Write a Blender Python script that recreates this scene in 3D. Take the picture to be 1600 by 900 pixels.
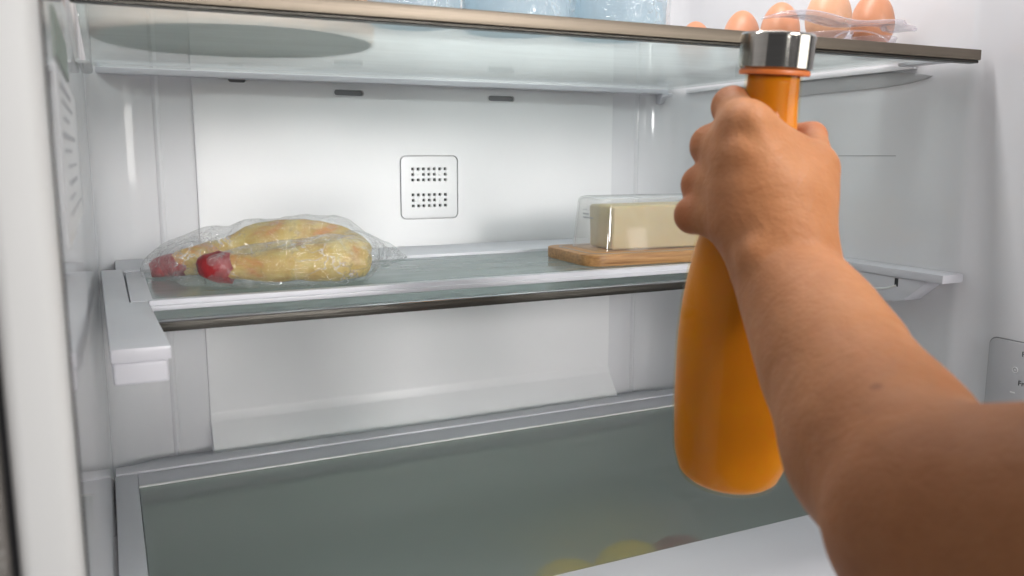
import bpy, bmesh, math, random
import numpy as np
from mathutils import Vector, Matrix, noise as mn

random.seed(7)
S = bpy.context.scene
COL = S.collection
for _o in list(bpy.data.objects): bpy.data.objects.remove(_o)

# ------------------------------------------------------------------ camera
FPX = 1323.0; YAW = math.radians(25.5); PITCH = math.radians(8.9)
ZC = 1.25                       # height of the camera; everything below is measured from the camera and lifted at the end
cam_d = bpy.data.cameras.new('camera'); cam = bpy.data.objects.new('camera', cam_d); COL.objects.link(cam)
cam_d.sensor_width = 36; cam_d.lens = 36 * FPX / 1600; cam_d.clip_start = 0.01; cam_d.clip_end = 50
cam.rotation_euler = (math.pi / 2 - PITCH, 0, -YAW)
cam_d.dof.use_dof = True; cam_d.dof.focus_distance = 0.92; cam_d.dof.aperture_fstop = 9.5
S.camera = cam

# ------------------------------------------------------------------ light
w = bpy.data.worlds.new('World'); S.world = w; w.use_nodes = True
w.node_tree.nodes['Background'].inputs[0].default_value = (0.93, 0.93, 0.98, 1)
w.node_tree.nodes['Background'].inputs[1].default_value = 0.145
def area(name, loc, target, sx, sy, power, col, spread=180):
    l = bpy.data.lights.new(name, 'AREA'); l.shape = 'RECTANGLE'; l.size = sx; l.size_y = sy; l.energy = power; l.color = col
    l.spread = math.radians(spread)
    o = bpy.data.objects.new(name, l); COL.objects.link(o); o.location = loc
    o.rotation_euler = (Vector(target) - Vector(loc)).to_track_quat('-Z', 'Y').to_euler()
    return o
area('room_light', (0.92, -2.2, 0.50), (0.34, 1.1, -0.10), 0.55, 0.45, 2.15, (1, .97, .945), 36)      # low light from the room behind, on the back wall
area('room_light', (-0.15, -2.8, 0.36), (0.22, 1.0, -0.12), 0.5, 0.4, 0.95, (1, .975, .955), 32)
area('ceiling_lamp', (0.78, 0.22, 0.90), (0.38, 0.45, 0.04), 0.25, 0.2, 0.74, (1, .94, .86), 34)        # kitchen lamp above and right
area('fridge_lamp', (0.39, .64, .50), (0.39, .86, 0), 0.60, 0.06, 3.8, (1, .98, .97))                # strip lamp in the fridge roof
area('side_window', (2.25, -1.25, 0.10), (0.3, 1.0, 0.0), 1.7, 0.42, 4.6, (1, .97, .92), 110)
S.view_settings.view_transform = 'Standard'; S.view_settings.look = 'None'
S.view_settings.exposure = 0.0; S.view_settings.gamma = 1.0
S.render.engine = 'CYCLES'
S.cycles.use_denoising = True
try: S.cycles.denoiser = 'OPENIMAGEDENOISE'
except Exception: pass
S.cycles.max_bounces = 12; S.cycles.transparent_max_bounces = 24; S.cycles.transmission_bounces = 10
S.cycles.sample_clamp_indirect = 6
S.cycles.blur_glossy = 0.0

# ------------------------------------------------------------------ measuring helpers
FW = Vector((math.sin(YAW) * math.cos(PITCH), math.cos(YAW) * math.cos(PITCH), -math.sin(PITCH)))
RT = Vector((math.cos(YAW), -math.sin(YAW), 0)); UP = RT.cross(FW)
def ray(px, py): return FW + RT * ((px - 800) / FPX) - UP * ((py - 450) / FPX)
def onY(px, py, Y): d = ray(px, py); return d * (Y / d.y)
def onZ(px, py, Z): d = ray(px, py); return d * (Z / d.z)
def onX(px, py, X): d = ray(px, py); return d * (X / d.x)
def at(px, py, dep): return ray(px, py) * dep

# ------------------------------------------------------------------ materials
def mat(name):
    m = bpy.data.materials.new(name); m.use_nodes = True
    nt = m.node_tree; nt.nodes.clear()
    out = nt.nodes.new('ShaderNodeOutputMaterial')
    return m, nt, out
def nd(nt, t, **kw):
    n = nt.nodes.new(t)
    for k, v in kw.items():
        if k in n.inputs: n.inputs[k].default_value = v
        else: setattr(n, k, v)
    return n
def rgb(c): return (c[0], c[1], c[2], 1)
def ramp(nt, fac, stops):
    r = nt.nodes.new('ShaderNodeValToRGB')
    while len(r.color_ramp.elements) > 1: r.color_ramp.elements.remove(r.color_ramp.elements[-1])
    r.color_ramp.elements[0].position = stops[0][0]; r.color_ramp.elements[0].color = rgb(stops[0][1])
    for p, c in stops[1:]:
        e = r.color_ramp.elements.new(p); e.color = rgb(c)
    nt.links.new(fac, r.inputs[0]); return r.outputs[0]
def coords(nt, scale=(1, 1, 1)):
    tc = nt.nodes.new('ShaderNodeTexCoord'); mp = nt.nodes.new('ShaderNodeMapping')
    mp.inputs['Scale'].default_value = scale
    nt.links.new(tc.outputs['Object'], mp.inputs[0]); return mp.outputs[0]
def tex(nt, vec, scale, detail=3, rough=.5, dist=0):
    n = nd(nt, 'ShaderNodeTexNoise', Scale=scale, Detail=detail, Roughness=rough, Distortion=dist)
    nt.links.new(vec, n.inputs['Vector']); return n.outputs['Fac']
def bump(nt, h, strength, dist):
    b = nd(nt, 'ShaderNodeBump', Strength=strength, Distance=dist); nt.links.new(h, b.inputs['Height']); return b.outputs[0]
def plastic(name, c, rough=.3, var=.04, bs=0.0, bscale=8, spec=.5, coat=0):
    m, nt, out = mat(name)
    p = nd(nt, 'ShaderNodeBsdfPrincipled', Roughness=rough, **{'Specular IOR Level': spec})
    if coat: p.inputs['Coat Weight'].default_value = coat; p.inputs['Coat Roughness'].default_value = .06
    v = coords(nt)
    f = tex(nt, v, 6, 4)
    lo = tuple(x * (1 - var) for x in c); hi = tuple(min(1, x * (1 + var)) for x in c)
    nt.links.new(ramp(nt, f, [(.3, lo), (.7, hi)]), p.inputs['Base Color'])
    r2 = tex(nt, v, 25, 5)
    mr = nd(nt, 'ShaderNodeMapRange'); mr.inputs['To Min'].default_value = rough * .75; mr.inputs['To Max'].default_value = rough * 1.3
    nt.links.new(r2, mr.inputs[0]); nt.links.new(mr.outputs[0], p.inputs['Roughness'])
    if bs: nt.links.new(bump(nt, tex(nt, v, bscale, 2), bs, .01), p.inputs['Normal'])
    nt.links.new(p.outputs[0], out.inputs[0]); return m

M = {}
M['liner'] = plastic('liner_white', (.70, .70, .72), .055, .02, .05, 5)
M['panel'] = plastic('panel_white', (.76, .76, .77), .34, .02, .03, 4)
M['shelf_white'] = plastic('shelf_white', (.62, .62, .66), .32, .03, .03, 60)
M['rim'] = plastic('rim_white', (.76, .76, .75), .4, .02)
M['dark'] = plastic('dark_gap', (.025, .025, .028), .6, .1)
M['slotgrey'] = plastic('slot_grey', (.26, .26, .27), .5, .1)
M['ink'] = plastic('ink', (.02, .02, .02), .5, .0)
M['inkgrey'] = plastic('ink_grey', (.30, .31, .33), .5, .1)
M['whiteink'] = plastic('white_print', (.85, .85, .85), .4, .0)
M['control'] = plastic('control_grey', (.50, .50, .52), .35, .03)
M['casing'] = plastic('casing_grey', (.20, .185, .17), .5, .25, .4, 260)
M['label'] = plastic('label_paper', (.55, .56, .57), .3, .03)
M['labelgreen'] = plastic('label_green', (.16, .20, .17), .4, .1)

def metal(name, c, rough, aniso_scale=(3, 300, 300), bs=.15, metallic=1.0):
    m, nt, out = mat(name)
    p = nd(nt, 'ShaderNodeBsdfPrincipled', Metallic=metallic, Roughness=rough)
    v = coords(nt, aniso_scale)
    f = tex(nt, v, 1, 4, .6)
    nt.links.new(ramp(nt, f, [(.3, tuple(x * .82 for x in c)), (.7, c)]), p.inputs['Base Color'])
    nt.links.new(bump(nt, f, bs, .001), p.inputs['Normal'])
    nt.links.new(p.outputs[0], out.inputs[0]); return m
M['trim'] = metal('champagne_trim', (.23, .195, .155), .46)
M['trimdark'] = metal('bronze_trim', (.075, .071, .063), .34, (8, 900, 900), .4)
M['steel'] = metal('brushed_steel', (.38, .365, .335), .10, (2, 2, 900), .04)
M['chrome'] = metal('bright_edge', (.85, .85, .86), .15)

def front_only(nt, fac):
    """thin sheets: the sheen comes from the outer face only"""
    ge = nt.nodes.new('ShaderNodeNewGeometry'); iv = nd(nt, 'ShaderNodeMath', operation='SUBTRACT'); iv.inputs[0].default_value = 1
    nt.links.new(ge.outputs['Backfacing'], iv.inputs[1])
    m = nd(nt, 'ShaderNodeMath', operation='MULTIPLY'); nt.links.new(fac, m.inputs[0]); nt.links.new(iv.outputs[0], m.inputs[1]); return m.outputs[0]
def frosted(name, tint, haze, haze_fac, gl=.12, rough=.30, ior=1.25, streak=True, clear=.6):
    """frosted toughened glass: rough transmission mixed with a milky scattering face and a soft sheen"""
    m, nt, out = mat(name)
    v = coords(nt, (1, 1, 1))
    tr = nd(nt, 'ShaderNodeBsdfTransparent', Color=rgb(tint))
    rf = nd(nt, 'ShaderNodeBsdfRefraction', Color=rgb(tint), Roughness=rough, IOR=ior)
    mx0 = nd(nt, 'ShaderNodeMixShader', Fac=clear); nt.links.new(tr.outputs[0], mx0.inputs[1]); nt.links.new(rf.outputs[0], mx0.inputs[2])
    df = nd(nt, 'ShaderNodeBsdfDiffuse', Color=rgb(haze)); tl = nd(nt, 'ShaderNodeBsdfTranslucent', Color=rgb(haze))
    mx1 = nd(nt, 'ShaderNodeMixShader', Fac=.70); nt.links.new(df.outputs[0], mx1.inputs[1]); nt.links.new(tl.outputs[0], mx1.inputs[2])
    mx2 = nd(nt, 'ShaderNodeMixShader', Fac=haze_fac); nt.links.new(mx0.outputs[0], mx2.inputs[1]); nt.links.new(mx1.outputs[0], mx2.inputs[2])
    if streak:
        sv = coords(nt, (1.5, 9, 1)); f = tex(nt, sv, 4, 4, .55, .6)
        mr = nd(nt, 'ShaderNodeMapRange'); mr.inputs['From Min'].default_value = .3; mr.inputs['From Max'].default_value = .75
        mr.inputs['To Min'].default_value = haze_fac * .86; mr.inputs['To Max'].default_value = min(1, haze_fac * 1.16)
        nt.links.new(f, mr.inputs[0]); nt.links.new(mr.outputs[0], mx2.inputs[0])
    g = nd(nt, 'ShaderNodeBsdfGlossy', Roughness=gl); fr = nd(nt, 'ShaderNodeFresnel', IOR=1.45)
    mx3 = nd(nt, 'ShaderNodeMixShader'); nt.links.new(front_only(nt, fr.outputs[0]), mx3.inputs[0])
    nt.links.new(mx2.outputs[0], mx3.inputs[1]); nt.links.new(g.outputs[0], mx3.inputs[2])
    nt.links.new(mx3.outputs[0], out.inputs[0]); return m
M['glass_up'] = frosted('shelf_glass', (.88, .935, .93), (.88, .95, .945), .46, .13, .10, 1.004)
M['glass_low'] = frosted('cover_glass', (.84, .87, .855), (.84, .86, .84), .40, .16, .16, 1.01, False)
def clearglass():
    m, nt, out = mat('clear_glass')
    tr = nd(nt, 'ShaderNodeBsdfTransparent', Color=(.93, .98, .965, 1)); g = nd(nt, 'ShaderNodeBsdfGlossy', Roughness=.09)
    f = tex(nt, coords(nt), 5, 2); nt.links.new(bump(nt, f, .05, .01), g.inputs['Normal'])
    fr = nd(nt, 'ShaderNodeFresnel', IOR=1.45); mx = nd(nt, 'ShaderNodeMixShader')
    nt.links.new(front_only(nt, fr.outputs[0]), mx.inputs[0]); nt.links.new(tr.outputs[0], mx.inputs[1]); nt.links.new(g.outputs[0], mx.inputs[2])
    nt.links.new(mx.outputs[0], out.inputs[0]); return m
M['clear_glass'] = clearglass()
def pane(o):
    """etched on its upper face only"""
    o.data.materials.append(M['clear_glass'])
    for p in o.data.polygons: p.material_index = 0 if p.normal.z > .5 else 1
    return o

def film(name, haze, hazec=(.8, .82, .85), rough=.05, bs=.6, scale=40, strength=1.0, tint=(1, 1, 1), base=0.0, edge=0.0, crease_glint=0.0):
    """thin clear plastic: passes light, glints on its folds"""
    m, nt, out = mat(name)
    v = coords(nt)
    tr = nd(nt, 'ShaderNodeBsdfTransparent', Color=rgb(tint)); df = nd(nt, 'ShaderNodeBsdfDiffuse', Color=rgb(hazec))
    mx = nd(nt, 'ShaderNodeMixShader', Fac=haze); nt.links.new(tr.outputs[0], mx.inputs[1]); nt.links.new(df.outputs[0], mx.inputs[2])
    g = nd(nt, 'ShaderNodeBsdfGlossy', Roughness=rough); fr = nd(nt, 'ShaderNodeLayerWeight', Blend=.32)
    mm = nd(nt, 'ShaderNodeMath', operation='MULTIPLY'); mm.inputs[1].default_value = strength
    nt.links.new(fr.outputs['Fresnel'], mm.inputs[0])
    if base:
        m0 = mm; mm = nd(nt, 'ShaderNodeMath', operation='ADD'); mm.inputs[1].default_value = base; nt.links.new(m0.outputs[0], mm.inputs[0])
    hz = nd(nt, 'ShaderNodeLayerWeight', Blend=.25); pw = nd(nt, 'ShaderNodeMath', operation='POWER'); pw.inputs[1].default_value = 1.6
    nt.links.new(hz.outputs['Facing'], pw.inputs[0])
    ma = nd(nt, 'ShaderNodeMath', operation='MULTIPLY_ADD'); ma.inputs[1].default_value = edge; ma.inputs[2].default_value = haze
    nt.links.new(pw.outputs[0], ma.inputs[0]); hsum = ma.outputs[0]
    if crease_glint:  # whitened creases, their pale lines also painted in for glints
        v9 = nd(nt, 'ShaderNodeTexVoronoi', feature='DISTANCE_TO_EDGE', Scale=scale * .9)
        n9 = nd(nt, 'ShaderNodeTexNoise', Scale=24, Detail=4); nt.links.new(v, n9.inputs['Vector'])
        x9 = nd(nt, 'ShaderNodeMixRGB', Fac=.10); nt.links.new(v, x9.inputs[1]); nt.links.new(n9.outputs['Color'], x9.inputs[2]); nt.links.new(x9.outputs[0], v9.inputs['Vector'])
        r9 = nd(nt, 'ShaderNodeMapRange'); r9.inputs['From Min'].default_value = .006; r9.inputs['From Max'].default_value = .035; r9.inputs['To Min'].default_value = crease_glint; r9.inputs['To Max'].default_value = 0
        nt.links.new(v9.outputs[0], r9.inputs[0])
        m9 = nd(nt, 'ShaderNodeMath', operation='MULTIPLY'); nt.links.new(r9.outputs[0], m9.inputs[0]); nt.links.new(ramp(nt, tex(nt, v, 30, 3), [(.45, (0, 0, 0)), (.62, (1, 1, 1))]), m9.inputs[1])
        a9 = nd(nt, 'ShaderNodeMath', operation='ADD'); nt.links.new(hsum, a9.inputs[0]); nt.links.new(m9.outputs[0], a9.inputs[1]); hsum = a9.outputs[0]
    if edge or crease_glint: nt.links.new(hsum, mx.inputs[0])
    ms = nd(nt, 'ShaderNodeMixShader'); nt.links.new(front_only(nt, mm.outputs[0]), ms.inputs[0])
    nt.links.new(mx.outputs[0], ms.inputs[1]); nt.links.new(g.outputs[0], ms.inputs[2])
    if bs:
        vo = nd(nt, 'ShaderNodeTexVoronoi', feature='DISTANCE_TO_EDGE', Scale=scale)
        nz = nd(nt, 'ShaderNodeTexNoise', Scale=18, Detail=3); nt.links.new(v, nz.inputs['Vector'])
        vm = nd(nt, 'ShaderNodeMixRGB', Fac=.12); nt.links.new(v, vm.inputs[1]); nt.links.new(nz.outputs['Color'], vm.inputs[2])
        nt.links.new(vm.outputs[0], vo.inputs['Vector'])
        n2 = tex(nt, v, 70, 4, .6, 1.5)
        ad = nd(nt, 'ShaderNodeMath', operation='ADD'); nt.links.new(vo.outputs[0], ad.inputs[0]); nt.links.new(n2, ad.inputs[1])
        b = bump(nt, ad.outputs[0], bs, .006)
        nt.links.new(b, g.inputs['Normal']); nt.links.new(b, fr.inputs['Normal'])
    nt.links.new(ms.outputs[0], out.inputs[0]); return m
M['bag'] = film('bag_film', .04, (.84, .82, .83), .07, 1.0, 42, 1.0, (1, 1, 1), .12, .22, .6)
M['wrap'] = film('wrap_film', .08, (.9, .94, .97), .06, .6, 40, .8, (1, 1, 1), .05, .15, .4)
M['acrylic'] = film('clear_acrylic', .03, (.85, .85, .87), .085, 0, 1, .9, (.985, .985, .98), .01, .55)
M['tray'] = film('clear_tray', .08, (.85, .80, .86), .05, .3, 60, 1.0, (.97, .955, .975), .06, .5)
M['bottleglass'] = film('bottle_glass', .01, (.85, .6, .4), .04, 0, 1, .36, (1, .95, .84))

def juice():
    m, nt, out = mat('orange_juice')
    p = nd(nt, 'ShaderNodeBsdfPrincipled', Roughness=.35, **{'Specular IOR Level': .08})
    v = coords(nt)
    nt.links.new(ramp(nt, tex(nt, v, 14, 3), [(.3, (.46, .158, .0004)), (.7, (.53, .198, .0008))]), p.inputs['Base Color'])
    p.inputs['Subsurface Weight'].default_value = .55; p.inputs['Subsurface Radius'].default_value = (1, .45, .05); p.inputs['Subsurface Scale'].default_value = .02
    nt.links.new(p.outputs[0], out.inputs[0]); return m
M['juice'] = juice()
M['seal'] = plastic('orange_seal', (.62, .16, .03), .4)

def skin(spot, red=()):
    m, nt, out = mat('skin')
    p = nd(nt, 'ShaderNodeBsdfPrincipled', Roughness=.58, **{'Specular IOR Level': .24})
    v = coords(nt)
    a = tex(nt, v, 16, 4); b = tex(nt, v, 180, 4, .6)
    c1 = ramp(nt, a, [(.25, (.30, .118, .045)), (.5, (.35, .146, .060)), (.75, (.40, .178, .078))])
    mx = nd(nt, 'ShaderNodeMixRGB', blend_type='MULTIPLY', Fac=.22); nt.links.new(c1, mx.inputs[1])
    nt.links.new(ramp(nt, b, [(.3, (.72, .66, .62)), (.6, (1, 1, 1))]), mx.inputs[2])
    # a small brown mole on the forearm
    sub = nd(nt, 'ShaderNodeVectorMath', operation='DISTANCE'); sub.inputs[1].default_value = spot
    tc = nt.nodes.new('ShaderNodeTexCoord'); nt.links.new(tc.outputs['Object'], sub.inputs[0])
    mr = nd(nt, 'ShaderNodeMapRange'); mr.inputs['From Min'].default_value = .0010; mr.inputs['From Max'].default_value = .0034
    mr.inputs['To Min'].default_value = .5; mr.inputs['To Max'].default_value = 0
    nt.links.new(sub.outputs['Value'], mr.inputs[0])
    m2 = nd(nt, 'ShaderNodeMixRGB'); nt.links.new(mr.outputs[0], m2.inputs[0]); nt.links.new(mx.outputs[0], m2.inputs[1]); m2.inputs[2].default_value = (.10, .035, .015, 1)
    col_ = m2.outputs[0]
    for q in red:
        dq = nd(nt, 'ShaderNodeVectorMath', operation='DISTANCE'); dq.inputs[1].default_value = q; nt.links.new(tc.outputs['Object'], dq.inputs[0])
        mq = nd(nt, 'ShaderNodeMapRange', interpolation_type='SMOOTHSTEP'); mq.inputs['From Min'].default_value = .006; mq.inputs['From Max'].default_value = .022
        mq.inputs['To Min'].default_value = .55; mq.inputs['To Max'].default_value = 0; nt.links.new(dq.outputs['Value'], mq.inputs[0])
        xq = nd(nt, 'ShaderNodeMixRGB', blend_type='MULTIPLY'); xq.inputs[2].default_value = (1.0, .74, .76, 1)
        nt.links.new(mq.outputs[0], xq.inputs[0]); nt.links.new(col_, xq.inputs[1]); col_ = xq.outputs[0]
    nt.links.new(col_, p.inputs['Base Color'])
    p.inputs['Subsurface Weight'].default_value = .22; p.inputs['Subsurface Radius'].default_value = (1, .35, .2); p.inputs['Subsurface Scale'].default_value = .006
    vo = nd(nt, 'ShaderNodeTexVoronoi', Scale=420); nt.links.new(v, vo.inputs['Vector'])
    ad = nd(nt, 'ShaderNodeMath', operation='ADD'); nt.links.new(vo.outputs['Distance'], ad.inputs[0]); nt.links.new(b, ad.inputs[1])
    b1 = nd(nt, 'ShaderNodeBump', Strength=.35, Distance=.0035); nt.links.new(tex(nt, v, 42, 3, .55, .6), b1.inputs['Height'])
    b2 = nd(nt, 'ShaderNodeBump', Strength=.2, Distance=.0008); nt.links.new(ad.outputs[0], b2.inputs['Height']); nt.links.new(b1.outputs[0], b2.inputs['Normal'])
    nt.links.new(b2.outputs[0], p.inputs['Normal'])
    rr_ = nd(nt, 'ShaderNodeMapRange'); rr_.inputs['To Min'].default_value = .48; rr_.inputs['To Max'].default_value = .70
    nt.links.new(tex(nt, v, 60, 3), rr_.inputs[0]); nt.links.new(rr_.outputs[0], p.inputs['Roughness'])
    nt.links.new(p.outputs[0], out.inputs[0]); return m

def bamboo():
    m, nt, out = mat('bamboo')
    p = nd(nt, 'ShaderNodeBsdfPrincipled', Roughness=.45)
    v = coords(nt, (3, 60, 90)); f = tex(nt, v, 3, 5, .65, .4)
    v2 = coords(nt, (10, 10, 160)); f2 = tex(nt, v2, 2, 3)
    c = ramp(nt, f, [(.25, (.20, .085, .025)), (.5, (.42, .21, .075)), (.78, (.56, .32, .13))])
    mx = nd(nt, 'ShaderNodeMixRGB', blend_type='MULTIPLY', Fac=.5); nt.links.new(c, mx.inputs[1])
    nt.links.new(ramp(nt, f2, [(.35, (.6, .55, .5)), (.6, (1, 1, 1))]), mx.inputs[2])
    nt.links.new(mx.outputs[0], p.inputs['Base Color']); nt.links.new(bump(nt, f, .2, .002), p.inputs['Normal'])
    nt.links.new(p.outputs[0], out.inputs[0]); return m
M['bamboo'] = bamboo()
def organic(name, stops, scale, rough=.45, sss=.3, bs=.3, bscale=200, dist=.5, rad=(1, .6, .3)):
    m, nt, out = mat(name)
    p = nd(nt, 'ShaderNodeBsdfPrincipled', Roughness=rough)
    v = coords(nt); f = tex(nt, v, scale, 5, .6, dist)
    nt.links.new(ramp(nt, f, stops), p.inputs['Base Color'])
    p.inputs['Subsurface Weight'].default_value = sss; p.inputs['Subsurface Radius'].default_value = rad; p.inputs['Subsurface Scale'].default_value = .006
    nt.links.new(bump(nt, tex(nt, v, bscale, 4, .6), bs, .001), p.inputs['Normal'])
    nt.links.new(p.outputs[0], out.inputs[0]); return m
M['butter'] = organic('butter', [(.3, (.52, .42, .245)), (.7, (.58, .49, .31))], 12, .5, .4, .25, 60)
M['meatskin'] = organic('yellow_skin', [(.33, (.58, .18, .03)), (.43, (.52, .32, .06)), (.55, (.60, .44, .115)), (.75, (.63, .51, .20))], 24, .4, .25, .7, 160, .8)
M['redmeat'] = organic('red_meat', [(.3, (.16, .006, .010)), (.6, (.34, .016, .020)), (.8, (.48, .06, .05))], 60, .3, .2, .7, 110, 1)
M['egg'] = organic('egg_shell', [(.3, (.56, .25, .14)), (.7, (.63, .30, .175))], 25, .42, .2, .12, 350, .2)
M['eggpale'] = organic('egg_shell_pale', [(.3, (.66, .35, .21)), (.7, (.72, .41, .26))], 25, .42, .2, .12, 350, .2)
M['lemon'] = organic('lemon_peel', [(.3, (.80, .50, .005)), (.7, (.86, .60, .01))], 20, .4, .1, .4, 200)
M['redfruit'] = organic('red_peel', [(.3, (.22, .02, .02)), (.7, (.34, .04, .03))], 20, .35, .1, .1, 200)
M['terracotta'] = organic('tan_ceramic', [(.3, (.62, .36, .22)), (.7, (.70, .42, .27))], 9, .5, 0, .1, 100)
M['dishbase'] = organic('dish_base', [(.3, (.62, .60, .54)), (.7, (.70, .68, .62))], 20, .6, 0, .2, 200)
M['bluetub'] = organic('pale_blue', [(.3, (.58, .70, .79)), (.7, (.66, .77, .84))], 6, .35, .0, .05, 60)
def let_light_through(m, col, fac):
    nt = m.node_tree; out = nt.nodes['Material Output']; p = out.inputs[0].links[0].from_socket
    t = nd(nt, 'ShaderNodeBsdfTranslucent', Color=rgb(col)); mx = nd(nt, 'ShaderNodeMixShader', Fac=fac)
    nt.links.new(p, mx.inputs[1]); nt.links.new(t.outputs[0], mx.inputs[2]); nt.links.new(mx.outputs[0], out.inputs[0])
let_light_through(M['bluetub'], (.74, .84, .89), .6)
M['clearbin'] = plastic('drawer_plastic', (.52, .53, .52), .35, .05)

# ------------------------------------------------------------------ mesh helpers
OFF = {}
def mesh_obj(name, verts, faces, m, parent=None, smooth=40, shape=None):
    me = bpy.data.meshes.new(name)
    off = OFF.get(parent, Vector((0, 0, 0))) if parent else Vector((0, 0, 0))
    me.from_pydata([tuple(Vector(v) - off) for v in verts], [], faces); me.update()
    return link(name, me, m, parent, smooth, off)
def link(name, me, m, parent, smooth, off):
    o = bpy.data.objects.new(name, me); COL.objects.link(o)
    if m: me.materials.append(m)
    if smooth:
        me.polygons.foreach_set('use_smooth', [True] * len(me.polygons))
        if smooth < 180: me.set_sharp_from_angle(angle=math.radians(smooth))
    if parent: o.parent = parent
    OFF[o] = off.copy()
    return o
def bm_obj(name, bm, m, parent=None, smooth=40):
    """bm in camera-origin coordinates; becomes one mesh object"""
    off = OFF.get(parent, Vector((0, 0, 0))) if parent else Vector((0, 0, 0))
    bmesh.ops.translate(bm, verts=bm.verts, vec=-off)
    bmesh.ops.recalc_face_normals(bm, faces=bm.faces)
    me = bpy.data.meshes.new(name); bm.to_mesh(me); bm.free()
    return link(name, me, m, parent, smooth, off)
def thing(name, label, cat, loc, group=None):
    o = bpy.data.objects.new(name, None); COL.objects.link(o); o.location = loc; OFF[o] = Vector(loc)
    o.empty_display_size = .02
    o['label'] = label; o['category'] = cat
    if group: o['group'] = group
    return o
def tag(o, label, cat, group=None):
    o['label'] = label; o['category'] = cat
    if group: o['group'] = group
    return o
def recenter(o):
    """move a single-mesh thing's origin to its base"""
    me = o.data; co = np.array([v.co for v in me.vertices]); c = Vector(((co[:, 0].min() + co[:, 0].max()) / 2, (co[:, 1].min() + co[:, 1].max()) / 2, co[:, 2].min()))
    me.transform(Matrix.Translation(-c)); o.location = c; OFF[o] = c; return o
def box(x0, x1, y0, y1, z0, z1, bev=.0, seg=2, bm=None, rot=None, piv=None):
    b = bmesh.new()
    r = bmesh.ops.create_cube(b, size=1)
    for v in b.verts:
        v.co = Vector(((x0 + x1) / 2 + v.co.x * (x1 - x0), (y0 + y1) / 2 + v.co.y * (y1 - y0), (z0 + z1) / 2 + v.co.z * (z1 - z0)))
    if bev: bmesh.ops.bevel(b, geom=b.edges[:], offset=bev, segments=seg, affect='EDGES', profile=.6)
    if rot: bmesh.ops.rotate(b, verts=b.verts, cent=piv or Vector(), matrix=Matrix.Rotation(rot, 3, 'Z'))
    if bm is None: return b
    me = bpy.data.meshes.new('t'); b.to_mesh(me); bm.from_mesh(me); bpy.data.meshes.remove(me); b.free(); return bm
def join(bm, b):
    me = bpy.data.meshes.new('t'); b.to_mesh(me); bm.from_mesh(me); bpy.data.meshes.remove(me); b.free(); return bm
def prism(pts, d0, d1, axis='X', bev=0, seg=2):
    """polygon pts extruded along an axis; pts are the other two coordinates in order (YZ, XZ or XY)"""
    b = bmesh.new()
    def mk(p, d): return {'X': (d, p[0], p[1]), 'Y': (p[0], d, p[1]), 'Z': (p[0], p[1], d)}[axis]
    v0 = [b.verts.new(mk(p, d0)) for p in pts]; v1 = [b.verts.new(mk(p, d1)) for p in pts]
    n = len(pts)
    b.faces.new(v0); b.faces.new(v1[::-1])
    for i in range(n): b.faces.new((v0[i], v0[(i + 1) % n], v1[(i + 1) % n], v1[i]))
    bmesh.ops.recalc_face_normals(b, faces=b.faces)
    if bev: bmesh.ops.bevel(b, geom=b.edges[:], offset=bev, segments=seg, affect='EDGES', profile=.6)
    return b
def rrect(x0, x1, y0, y1, r, n=6):
    pts = []
    for cx, cy, a0 in ((x1 - r, y1 - r, 0), (x0 + r, y1 - r, 90), (x0 + r, y0 + r, 180), (x1 - r, y0 + r, 270)):
        for k in range(n + 1):
            a = math.radians(a0 + 90 * k / n); pts.append((cx + r * math.cos(a), cy + r * math.sin(a)))
    return pts
def lathe(prof, p0, axis, n=48, caps=True):
    """profile (r, t) turned about the axis from p0"""
    a = Vector(axis).normalized(); u = a.orthogonal().normalized(); v = a.cross(u)
    b = bmesh.new(); rings = []
    for r, t in prof:
        c = Vector(p0) + a * t
        if r < 1e-5: rings.append([b.verts.new(c)])
        else: rings.append([b.verts.new(c + (u * math.cos(2 * math.pi * k / n) + v * math.sin(2 * math.pi * k / n)) * r) for k in range(n)])
    for A, B in zip(rings, rings[1:]):
        if len(A) == 1 and len(B) == 1: continue
        if len(A) == 1:
            for k in range(n): b.faces.new((A[0], B[k], B[(k + 1) % n]))
        elif len(B) == 1:
            for k in range(n): b.faces.new((A[k], A[(k + 1) % n], B[0]))
        else:
            for k in range(n): b.faces.new((A[k], A[(k + 1) % n], B[(k + 1) % n], B[k]))
    bmesh.ops.recalc_face_normals(b, faces=b.faces)
    return b
def tube(pts, r, n=8):
    b = bmesh.new(); P = [Vector(p) for p in pts]; rings = []
    for i, p in enumerate(P):
        d = (P[min(i + 1, len(P) - 1)] - P[max(i - 1, 0)]).normalized(); u = d.orthogonal().normalized() if i == 0 else (u - d * u.dot(d)).normalized(); v = d.cross(u)
        rr = r[i] if isinstance(r, (list, tuple)) else r
        rings.append([b.verts.new(p + (u * math.cos(2 * math.pi * k / n) + v * math.sin(2 * math.pi * k / n)) * rr) for k in range(n)])
    for A, B in zip(rings, rings[1:]):
        for k in range(n): b.faces.new((A[k], A[(k + 1) % n], B[(k + 1) % n], B[k]))
    b.faces.new(rings[0][::-1]); b.faces.new(rings[-1])
    return b
def smoothpath(pts, k=6):
    P = [Vector(p) for p in pts]; out = []
    for i in range(len(P) - 1):
        p0 = P[max(i - 1, 0)]; p1 = P[i]; p2 = P[i + 1]; p3 = P[min(i + 2, len(P) - 1)]
        for j in range(k):
            t = j / k
            out.append(.5 * ((2 * p1) + (p2 - p0) * t + (2 * p0 - 5 * p1 + 4 * p2 - p3) * t * t + (3 * p1 - p0 - 3 * p2 + p3) * t ** 3))
    out.append(P[-1]); return out
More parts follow.
